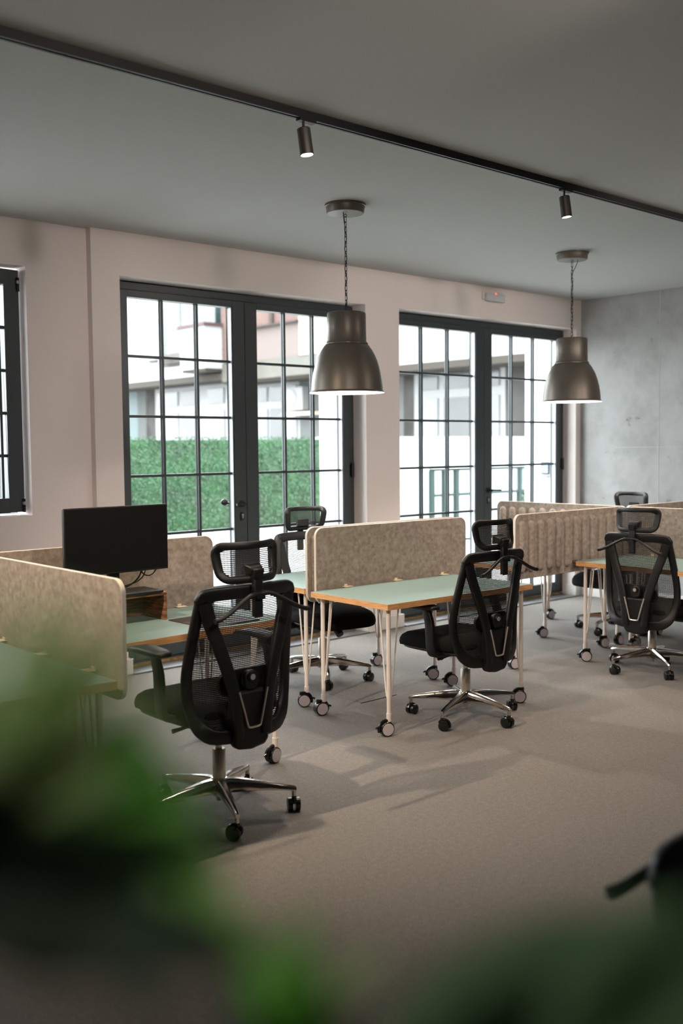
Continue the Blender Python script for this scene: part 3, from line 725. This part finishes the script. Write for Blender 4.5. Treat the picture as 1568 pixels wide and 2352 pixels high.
UP = {'tilt_mechanism', 'seat', 'seat_pan', 'armrest', 'back_frame', 'back_mesh', 'lumbar_support', 'headrest_frame', 'coat_hanger'}
chairs = [ # x, y, facing azimuth (deg clockwise from +y), base rotation (deg, world), lift, label
 (2.470, 3.610, 0, -40, .02, 'black mesh office chair at the monitor desk, big in front of the leaves'),
 (4.440, 3.920, 2, 198, -.012, 'black mesh office chair pulled up to the clear green desk'),
 (6.330, 3.840, 86, 160, -.03, 'black mesh office chair before the smooth screen, hanger toward the ribbed screen'),
 (4.460, 5.240, 190, 20, -.012, 'black mesh office chair facing the room between the felt screens and the glazed door'),
 (7.470, 4.880, 270, 185, -.012, 'black office chair behind the ribbed screens, headrest against the concrete wall'),
 (7.480, 3.780, 2, 95, -.012, 'black office chair cut off by the frame, beyond the chair before the smooth screen'),
 (1.440, .480, 200, 15, .0, 'large blurred dark chair close to the viewpoint, one hanger arm sticking out')]
for i, (x, y, az, bz, dz, lb) in enumerate(chairs):
    o = ch0 if i == 0 else copy_tree(ch0)
    o.location = (x, y, 0); o.rotation_euler = (0, 0, R(-az)); tag(o, lb, 'office chair', 'black mesh office chairs')
    for k in kids(o):
        n_ = k.name.split('.')[0]
        if n_ in UP: k.location.z = dz+(.035 if n_ == 'armrest' and i == 0 else 0)
        if n_ == 'star_base': k.rotation_euler = (0, 0, R(bz+az))

# ------------------------------------------------------------------ things on the monitor desk
TZ = .7415
ri = empty('monitor_riser', (2.40, 4.46, TZ)); tag(ri, 'open walnut box shelf under the monitor', 'monitor riser')
m = MB(); m.box(-.28, .28, -.11, .11, .125, .143); m.build('top_board', walnut_m, ri, bevel=.002)
for s_ in (-1, 1):
    m = MB(); m.box(s_*.28-(.018 if s_ > 0 else 0), s_*.28+(.018 if s_ < 0 else 0), -.11, .11, 0, .125); m.build('side_board', walnut_m, ri, bevel=.002)
m = MB(); m.box(-.262, .262, .095, .108, 0.002, .125); m.build('back_board', walnut_m, ri)
mo = empty('computer_monitor', (2.44, 4.43, TZ+.143)); tag(mo, 'black flat monitor, screen dark, standing on the walnut shelf', 'monitor')
m = MB(); m.box(-.20, .21, -.10, .09, 0, .012); m.build('foot_plate', plate_m, mo, bevel=.003)
m = MB(); m.hexa([(-.03, .015, .012), (.03, .015, .012), (.03, .05, .012), (-.03, .05, .012)], [(-.025, .0, .25), (.025, .0, .25), (.025, .03, .25), (-.025, .03, .25)]); m.build('neck', plate_m, mo, bevel=.004)
m = MB(); m.box(-.282, .282, -.03, -.008, .108, .436); m.hexa([(-.2, -.008, .14), (.2, -.008, .14), (.12, .02, .18), (-.12, .02, .18)], [(-.2, -.008, .36), (.2, -.008, .36), (.12, .02, .32), (-.12, .02, .32)]); hd_ = m.build('housing', screen_m, mo, bevel=.003)
m = MB(); m.box(-.276, .276, -.0318, -.0298, .118, .430); m.build('display', mat('dark_display', (9, 9, 9), .35), hd_)
m = MB(); m.ball((.24, -.024, .1075), .003, 8); m.build('power_light', lens_m if False else steel_m, hd_)
m = MB()
m.tube(smooth_path([(.155, .01, .14), (.145, .015, .085), (.115, .03, .045), (.06, .04, .022), (.0, .05, .017)], 5), .004, 8)
m.tube(smooth_path([(.235, .0, .13), (.225, .01, .092), (.195, .015, .075), (.16, .015, .09), (.15, .01, .12)], 5), .0032, 8)
m.tube(smooth_path([(.175, .0, .13), (.165, .02, .075), (.13, .035, .045), (.08, .05, .03), (.02, .055, .017)], 5), .003, 8)
m.build('cables', cable_m, mo)
dm = MB(); dm.prism(rrect(-.165, .165, -.165, .165, .012), lambda u, v, k: (u, v, .003*k)); o = dm.build('desk_mat', mat_m, loc=(2.835, 4.165, TZ+.0003), rz=R(2)); tag(o, 'dark brown leather desk mat on the monitor desk, seen through a chair back', 'desk mat')
lm = MB(); lm.box(-.020, -.004, 0, .004, .0031, .0034); lm.box(0, .012, 0, .004, .0031, .0034); l2 = lm.build('stamped_mark', unit_m, o); l2.location = (.14, -.12, 0)

# floor hatch in the carpet, between the clear desk and the glazed door
fh = empty('floor_hatch', (4.36, 4.75, 0)); tag(fh, 'flush carpeted floor hatch with a dark seam, under the back-to-back desks', 'floor hatch')
m = MB(); m.box(-.15, .15, -.17, .17, .0005, .003); m.build('lid', carpet, fh)
m = MB(); m.box(-.158, .152, -.178, -.170, .0005, .004); m.box(-.06, -.02, -.150, -.142, .003, .0045); m.build('seam_edge', plate_m, fh)

# ------------------------------------------------------------------ plants close to the viewpoint
def leaf(mb, base, d, up, L, W, droop=.3, mi=0, nu=8):
    base = Vector(base); d = Vector(d).normalized(); up = Vector(up); s_ = d.cross(up).normalized(); n = s_.cross(d).normalized()
    def fn(u, v):
        wv = W*math.sin(math.pi*min(1, u*.94+.06))**.8*(1-.25*u); x = (2*v-1)
        return base+d*(L*u)+s_*(wv*x)+n*(.25*wv*abs(x)-droop*L*u*u)
    mb.grid(fn, nu, 4, mi)
PLANT_A = [((0.0947, 0.2623, 1.5152), (0.0363, 0.0541, 0.9979), 0.0507, 0.0045, 0),
 ((0.097, 0.2601, 1.5141), (0.2319, 0.0894, 0.9686), 0.0507, 0.0045, 0),
 ((0.0993, 0.258, 1.5129), (0.2886, -0.1744, 0.9414), 0.0529, 0.0045, 0),
 ((0.1016, 0.2558, 1.5118), (0.4837, -0.1397, 0.864), 0.05, 0.0045, 0),
 ((0.104, 0.2537, 1.5107), (0.5065, -0.3822, 0.7729), 0.0507, 0.0045, 0),
 ((0.1136, 0.2567, 1.5209), (0.182, -0.0766, 0.9803), 0.0425, 0.0032, 0),
 ((0.1152, 0.2552, 1.52), (0.3758, -0.0093, 0.9267), 0.044, 0.0032, 0),
 ((0.1168, 0.2538, 1.519), (0.3788, -0.259, 0.8885), 0.0444, 0.0032, 0),
 ((0.1183, 0.2523, 1.5181), (0.5774, -0.1856, 0.7951), 0.0416, 0.0032, 0),
 ((0.114, 0.2658, 1.5064), (0.4039, -0.2829, 0.87), 0.0461, 0.0034, 0),
 ((0.1153, 0.2645, 1.5048), (0.5892, -0.2273, 0.7754), 0.047, 0.0034, 0),
 ((0.1167, 0.2632, 1.5031), (0.5636, -0.4391, 0.6997), 0.0482, 0.0034, 0),
 ((0.118, 0.2618, 1.5014), (0.7416, -0.3697, 0.5598), 0.0448, 0.0034, 0),
 ((0.1154, 0.2746, 1.4976), (0.6369, -0.515, 0.5738), 0.0505, 0.0039, 0),
 ((0.1162, 0.2736, 1.495), (0.7854, -0.4587, 0.4156), 0.0532, 0.0039, 0),
 ((0.1171, 0.2726, 1.4924), (0.7245, -0.6155, 0.3102), 0.0505, 0.0039, 0),
 ((0.1191, 0.2605, 1.497), (0.7333, -0.6274, 0.2619), 0.0439, 0.0034, 2),
 ((0.1193, 0.26, 1.4939), (0.8582, -0.5131, 0.0129), 0.0434, 0.0034, 2),
 ((0.1381, 0.2461, 1.5253), (0.3275, -0.3657, -0.8712), 0.0566, 0.004, 2),
 ((0.136, 0.2478, 1.5242), (0.2891, -0.1714, -0.9418), 0.0644, 0.004, 2),
 ((0.1339, 0.2496, 1.5231), (0.1362, -0.2045, -0.9693), 0.0566, 0.004, 2),
 ((0.1476, 0.2452, 1.4881), (0.4469, -0.4624, -0.7658), 0.0412, 0.0035, 2),
 ((0.1455, 0.2469, 1.4863), (0.3892, -0.1839, -0.9026), 0.0448, 0.0035, 2),
 ((0.0932, 0.2616, 1.4926), (0.7491, -0.662, 0.0237), 0.0684, 0.012, 1),
 ((0.0977, 0.2566, 1.4811), (0.7281, -0.6611, -0.181), 0.0728, 0.0137, 1),
 ((0.1002, 0.264, 1.467), (0.7302, -0.6619, -0.1691), 0.044, 0.0065, 1),
 ((0.1285, 0.2598, 1.4626), (0.4935, -0.4991, -0.7123), 0.0422, 0.0037, 1),
 ((0.1121, 0.2558, 1.495), (0.684, -0.637, -0.3555), 0.0338, 0.0076, 1),
 ((0.0895, 0.2673, 1.521), (0.6106, -0.4873, 0.6242), 0.0274, 0.0034, 0),
 ((0.0902, 0.2665, 1.5188), (0.8633, -0.3406, 0.3723), 0.0273, 0.0034, 0),
 ((0.0909, 0.2657, 1.5165), (0.7422, -0.641, 0.1957), 0.0274, 0.0034, 0) ]
PLANT_B = [((0.1695, 0.2204, 1.4261), (-0.116, 0.1872, 0.9755), 0.0395, 0.0075, 2),
 ((0.1706, 0.2197, 1.4298), (0.1722, -0.0677, 0.9827), 0.0378, 0.0068, 2),
 ((0.1785, 0.2235, 1.4301), (0.5893, -0.4653, 0.6605), 0.0344, 0.0051, 0),
 ((0.1742, 0.2163, 1.4273), (0.5641, -0.4397, 0.6989), 0.0228, 0.0056, 1),
 ((0.1668, 0.2229, 1.4274), (-0.3825, 0.4107, 0.8277), 0.0241, 0.0056, 1),
 ((0.1664, 0.2125, 1.4273), (0.2655, -0.1531, 0.9519), 0.029, 0.0072, 2) ]
PLANT_C = [((0.1687, 0.1797, 1.443), (0.6429, -0.5214, 0.5611), 0.0659, 0.0127, 3),
 ((0.1943, 0.1671, 1.4355), (0.6065, -0.4831, 0.6315), 0.0712, 0.0148, 3),
 ((0.2073, 0.145, 1.437), (0.578, -0.4537, 0.6782), 0.0547, 0.0155, 3),
 ((0.1744, 0.1639, 1.4424), (0.5842, -0.4601, 0.6686), 0.0363, 0.0102, 1) ]
LEAFM = [leaf_m, leaf_shaded, leaf_lit, leaf_mid]
def make_plant(name, label, x, y, leaves, crown, pot_h):
    """tall potted plant: pot on the floor, canes, separate leaves"""
    t = empty(name, (x, y, 0)); tag(t, label, 'plant', 'potted plants by the viewpoint')
    o_ = Vector((x, y, 0))
    p = MB(); p.lathe([(0, 0), (.115, 0), (.13, .02), (.15, pot_h), (.138, pot_h), (.13, pot_h-.03)], n=36); p.build('planter', pot_m, t)
    so = MB(); so.lathe([(0, pot_h-.03), (.131, pot_h-.03)], n=24); so.build('soil', soil_m, t)
    st = MB()
    for k, c in enumerate(crown):
        a = k*2.1; c = Vector(c)-o_
        st.tube(smooth_path([(.04*math.cos(a), .04*math.sin(a), pot_h-.03), (c.x*.4+.03*math.cos(a), c.y*.4+.03*math.sin(a), pot_h+(c.z-pot_h)*.5), c], 5), .006, 8)
    for (b0, d, L, W, m) in leaves:
        b0 = Vector(b0)-o_; c = min((Vector(c)-o_ for c in crown), key=lambda q: (q-b0).length)
        st.tube(smooth_path([c, (c+b0)/2+Vector((0, 0, .01)), b0], 3), .0022, 6)
    st.build('stem', stem_m, t)
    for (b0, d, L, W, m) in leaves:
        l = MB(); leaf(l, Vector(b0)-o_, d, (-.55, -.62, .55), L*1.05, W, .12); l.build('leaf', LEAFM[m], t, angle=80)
    return t
make_plant('potted_plant', 'leafy plant blurred close up, spreading over the lower left corner', -.12, .46, PLANT_A, [(0.0880, 0.2760, 1.4080), (0.0720, 0.2880, 1.4400), (0.1200, 0.2560, 1.3920)], .45)
make_plant('potted_plant', 'small leafy shoot blurred at the bottom edge, between the larger plants', .34, .36, PLANT_B, [(0.1696, 0.2200, 1.4080), (0.1720, 0.2176, 1.4200)], .45)
make_plant('potted_plant', 'broad dark leaves blurred below the near dark chair', .42, -.02, PLANT_C, [(0.2000, 0.1440, 1.4160), (0.2160, 0.1360, 1.4240)], .45)

# ------------------------------------------------------------------ outside
b = MB(); b.box(-40, 70, YE, 90, -.25, -.05); struct('ground', b, pave_m)
def fin(x0, x1, y1, m): b = MB(); b.box(x0, x1, YE, y1, -.05, 4.2); return b
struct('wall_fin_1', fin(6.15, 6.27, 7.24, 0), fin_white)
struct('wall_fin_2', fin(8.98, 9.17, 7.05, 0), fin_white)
struct('wall_fin_3', fin(3.36, 3.50, 7.98, 0), ext_grey)
kp = empty('door_keypad', (8.98, 6.765, 1.28)); tag(kp, 'small keypad with lit blue keys on the white fin outside the second door', 'keypad')
m = MB(); m.box(-.022, 0, -.05, .05, 0, .135); m.build('body', keypad_m, kp, bevel=.004)
m = MB()
for r_ in range(4):
    for c_ in range(3): m.box(-.026, -.022, -.042+c_*.029, -.018+c_*.029, .018+r_*.027, .036+r_*.027)
m.build('key_pad', key_m, kp)
m = MB(); m.box(-.03, 0, -.045, .045, -.035, -.012); m.build('bracket', ext_white, kp, bevel=.004)

# artificial hedge on its fence
hg = empty('artificial_hedge', (9.2, 15.9, -.05)); tag(hg, 'long low screen of bright green artificial leaves outside the first door', 'hedge')
b = MB(); b.box(-4.3, 4.3, 0, .12, 0, 1.80); b.build('backing_panel', hedge_m, hg)
N = 24000; g = np.random.default_rng(3); lx = g.uniform(-4.3, 4.3, N); lz = g.uniform(0.02, 1.86, N); ly = -g.uniform(.0, .07, N)
th = g.uniform(0, 2*math.pi, N); ti = g.uniform(-.9, .9, N); sz = g.uniform(.014, .028, N)
ux = np.stack([np.cos(th), np.sin(ti)*.7, np.sin(th)], 1); vx = np.stack([-np.sin(th), np.cos(ti*1.7)*.6, np.cos(th)], 1)
cc = np.stack([lx, ly, lz], 1); vs = np.stack([cc-ux*sz[:, None], cc-vx*sz[:, None]*.5, cc+ux*sz[:, None], cc+vx*sz[:, None]*.5], 1).reshape(-1, 3)
b = MB(); b.v = [tuple(x) for x in vs.tolist()]; b.f = [(4*i, 4*i+1, 4*i+2, 4*i+3) for i in range(N)]; b.m = [0]*N
tag(b.build('leaf_cover', hedge_m, hg, recalc=False), kind='stuff')
kb = MB(); kb.box(4, 21, 15.45, 15.8, -.05, .05); struct('kerb', kb, ext_white)
lw = MB(); lw.box(13.56, 24.5, 15.9, 16.1, -.05, 1.81); struct('wall_garden', lw, ext_white)

rl = empty('ramp_railing', (12.9, 11.0, -.05)); tag(rl, 'dark green steel ramp railing with mesh infill outside the second door', 'railing')
m = MB()
for x in (11.665, 11.96, 12.24, 13.86, 15.2): m.box(x-12.9-.04, x-12.9+.04, -.03, .03, 0, 1.26)
m.build('post', rail_m, rl)
m = MB(); m.box(-1.26, 2.4, -.03, .03, 1.25, 1.29); m.box(-1.26, 2.4, -.02, .02, .84, .88); m.box(-1.26, 2.4, -.02, .02, .10, .14); m.build('rail', rail_m, rl)
m = MB(); m.box(-1.26, 2.4, -.06, .06, 1.2905, 1.32); m.build('cap', unit_m, rl)
m = MB(); m.box(-.64, 2.3, -.004, .004, .88, 1.25); m.build('mesh_infill', expanded_m, rl)
sh = empty('green_shrub', (15.35, 12.0, -.05)); tag(sh, 'small green conifer showing past the railing beside the white fin', 'shrub')
m = MB(); m.cyl((0, 0, 0), (0, 0, .3), .03, n=8); m.build('trunk', stem_m, sh)
m = MB()
for k in range(420):
    z = rnd.uniform(.15, 1.2); r_ = .30*(1.25-z)/1.1+.03; a = rnd.uniform(0, 6.28); q = Vector((r_*math.cos(a)*rnd.uniform(.5, 1), r_*math.sin(a)*rnd.uniform(.5, 1), z))
    leaf(m, q, (math.cos(a), math.sin(a), 1.2), (0, 0, 1), .12, .02, .1, nu=2)
tag(m.build('foliage', hedge_m, sh, recalc=False), kind='stuff')

# apartment building across the lane: its long side faces the doors obliquely
bd = empty('apartment_building', (25, 30, -.05)); tag(bd, 'pale apartment building with shops below, seen through both glazed doors', 'building')
BX, BY, BZ = 25, 30, -.05
def bbox(mb, x0, x1, y0, y1, z0, z1, mi=0): mb.box(x0-BX, x1-BX, y0-BY, y1-BY, z0-BZ, z1-BZ, mi)
def part(name, m, *boxes, parent=None, bevel=0):
    mb = MB()
    for q in boxes: bbox(mb, *q)
    return mb.build(name, m, parent or bd, bevel=bevel)
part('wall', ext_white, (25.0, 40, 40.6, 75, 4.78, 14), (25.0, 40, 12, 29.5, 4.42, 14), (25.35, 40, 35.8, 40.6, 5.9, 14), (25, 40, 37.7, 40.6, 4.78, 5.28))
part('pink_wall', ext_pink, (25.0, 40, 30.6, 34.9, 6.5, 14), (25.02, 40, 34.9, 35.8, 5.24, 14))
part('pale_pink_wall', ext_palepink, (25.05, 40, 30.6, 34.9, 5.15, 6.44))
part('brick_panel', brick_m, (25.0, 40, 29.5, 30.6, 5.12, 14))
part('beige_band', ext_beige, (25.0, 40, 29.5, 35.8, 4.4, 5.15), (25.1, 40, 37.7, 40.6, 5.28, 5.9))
part('ledge', ext_soffit, (24.85, 25.2, 30.6, 34.9, 6.44, 6.51), (24.9, 25.1, 32.15, 32.35, 6.51, 7.4))
part('bay', ext_white, (24.15, 25.4, 35.8, 37.7, 4.97, 6.74))
part('red_sill', ext_red, (24.05, 25.4, 35.7, 37.8, 6.74, 6.88))
part('awning_rail', ext_soffit, (24.85, 25, 38.4, 40.3, 5.42, 5.48), (24.85, 25, 38.4, 40.3, 5.58, 5.62), (24.85, 25, 40.9, 41.6, 5.62, 5.7))
part('soffit', ext_soffit, (25.0, 26.7, 35.8, 75, 4.5, 4.775), (25.0, 26.7, 12, 29.5, 4.18, 4.415), (25.1, 26.7, 29.5, 35.8, 4.3, 4.395), (24.2, 25, 35.85, 37.65, 4.85, 4.965))
f = part('window', ext_frame, (25.2, 25.35, 36.0, 40.5, 5.92, 8.4))
part('pane', ext_teal, (25.15, 25.2, 39.2, 40.2, 6.95, 8.3), (24.9, 25.2, 36.1, 37.6, 6.9, 8.3), parent=f); part('clear_pane', ext_glass_c, (25.15, 25.2, 37.9, 39.1, 6.95, 8.3), (25.15, 25.2, 37.8, 40.2, 5.95, 6.85), parent=f)
K = 1.06
def gb(y0, y1, z0, z1, x0=26.5, x1=26.7): return (x0, x1, y0*K, y1*K, max(-.05, 1.6+(z0-1.6)*K), 1.6+(z1-1.6)*K)
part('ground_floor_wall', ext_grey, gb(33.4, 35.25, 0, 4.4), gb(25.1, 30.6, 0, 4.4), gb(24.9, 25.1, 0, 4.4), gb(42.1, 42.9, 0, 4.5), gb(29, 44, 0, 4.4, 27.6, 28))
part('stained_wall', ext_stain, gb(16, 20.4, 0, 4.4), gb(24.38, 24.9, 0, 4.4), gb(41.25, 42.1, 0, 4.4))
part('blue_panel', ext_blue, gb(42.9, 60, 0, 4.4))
def shop_window(y0, y1, cols, ztop, zmid, zlow, dark):
    f = part('window', ext_frame, gb(y0, y1, 0, 4.35, 26.5, 26.6))
    for i, (a, c) in enumerate(cols):
        part('pane', dark[i % len(dark)], gb(a, c, zmid+.3, ztop, 26.45, 26.5), parent=f)
        part('curtained_pane', ext_glass_c if i != 1 else ext_glass_d, gb(a, c, zlow, zmid, 26.45, 26.5), parent=f)
shop_window(35.25, 41.25, [(39.26, 41.0), (37.62, 38.98), (35.65, 36.85)], 4.15, 3.2, 1.0, [ext_glass_d, ext_brown, ext_glass_d])
shop_window(30.6, 33.4, [(32.62, 33.2), (31.65, 32.45), (30.75, 31.35)], 4.02, 3.15, 1.0, [ext_glass_d])
shop_window(20.4, 24.38, [(23.25, 24.0), (21.85, 22.98), (20.62, 21.05)], 4.02, 3.18, 1.0, [ext_glass_d])
ac = empty('air_conditioner', (26.1, 32.3, 3.1)); tag(ac, 'white air conditioner box on the wall of the building outside', 'air conditioner')
m = MB(); m.box(-.1, .25, -.65, .65, 0, .95); m.build('housing', ext_frame, ac, bevel=.02)
m = MB(); m.cyl((-.1, .1, .48), (-.13, .1, .48), .36, n=24); m.build('fan_grille', ext_glass_c, ac)
m = MB(); m.box(-.1, .4, -1.2, .7, -.2, -.08); m.build('bracket', mat('tan_bracket', (214, 190, 164), .7), ac)
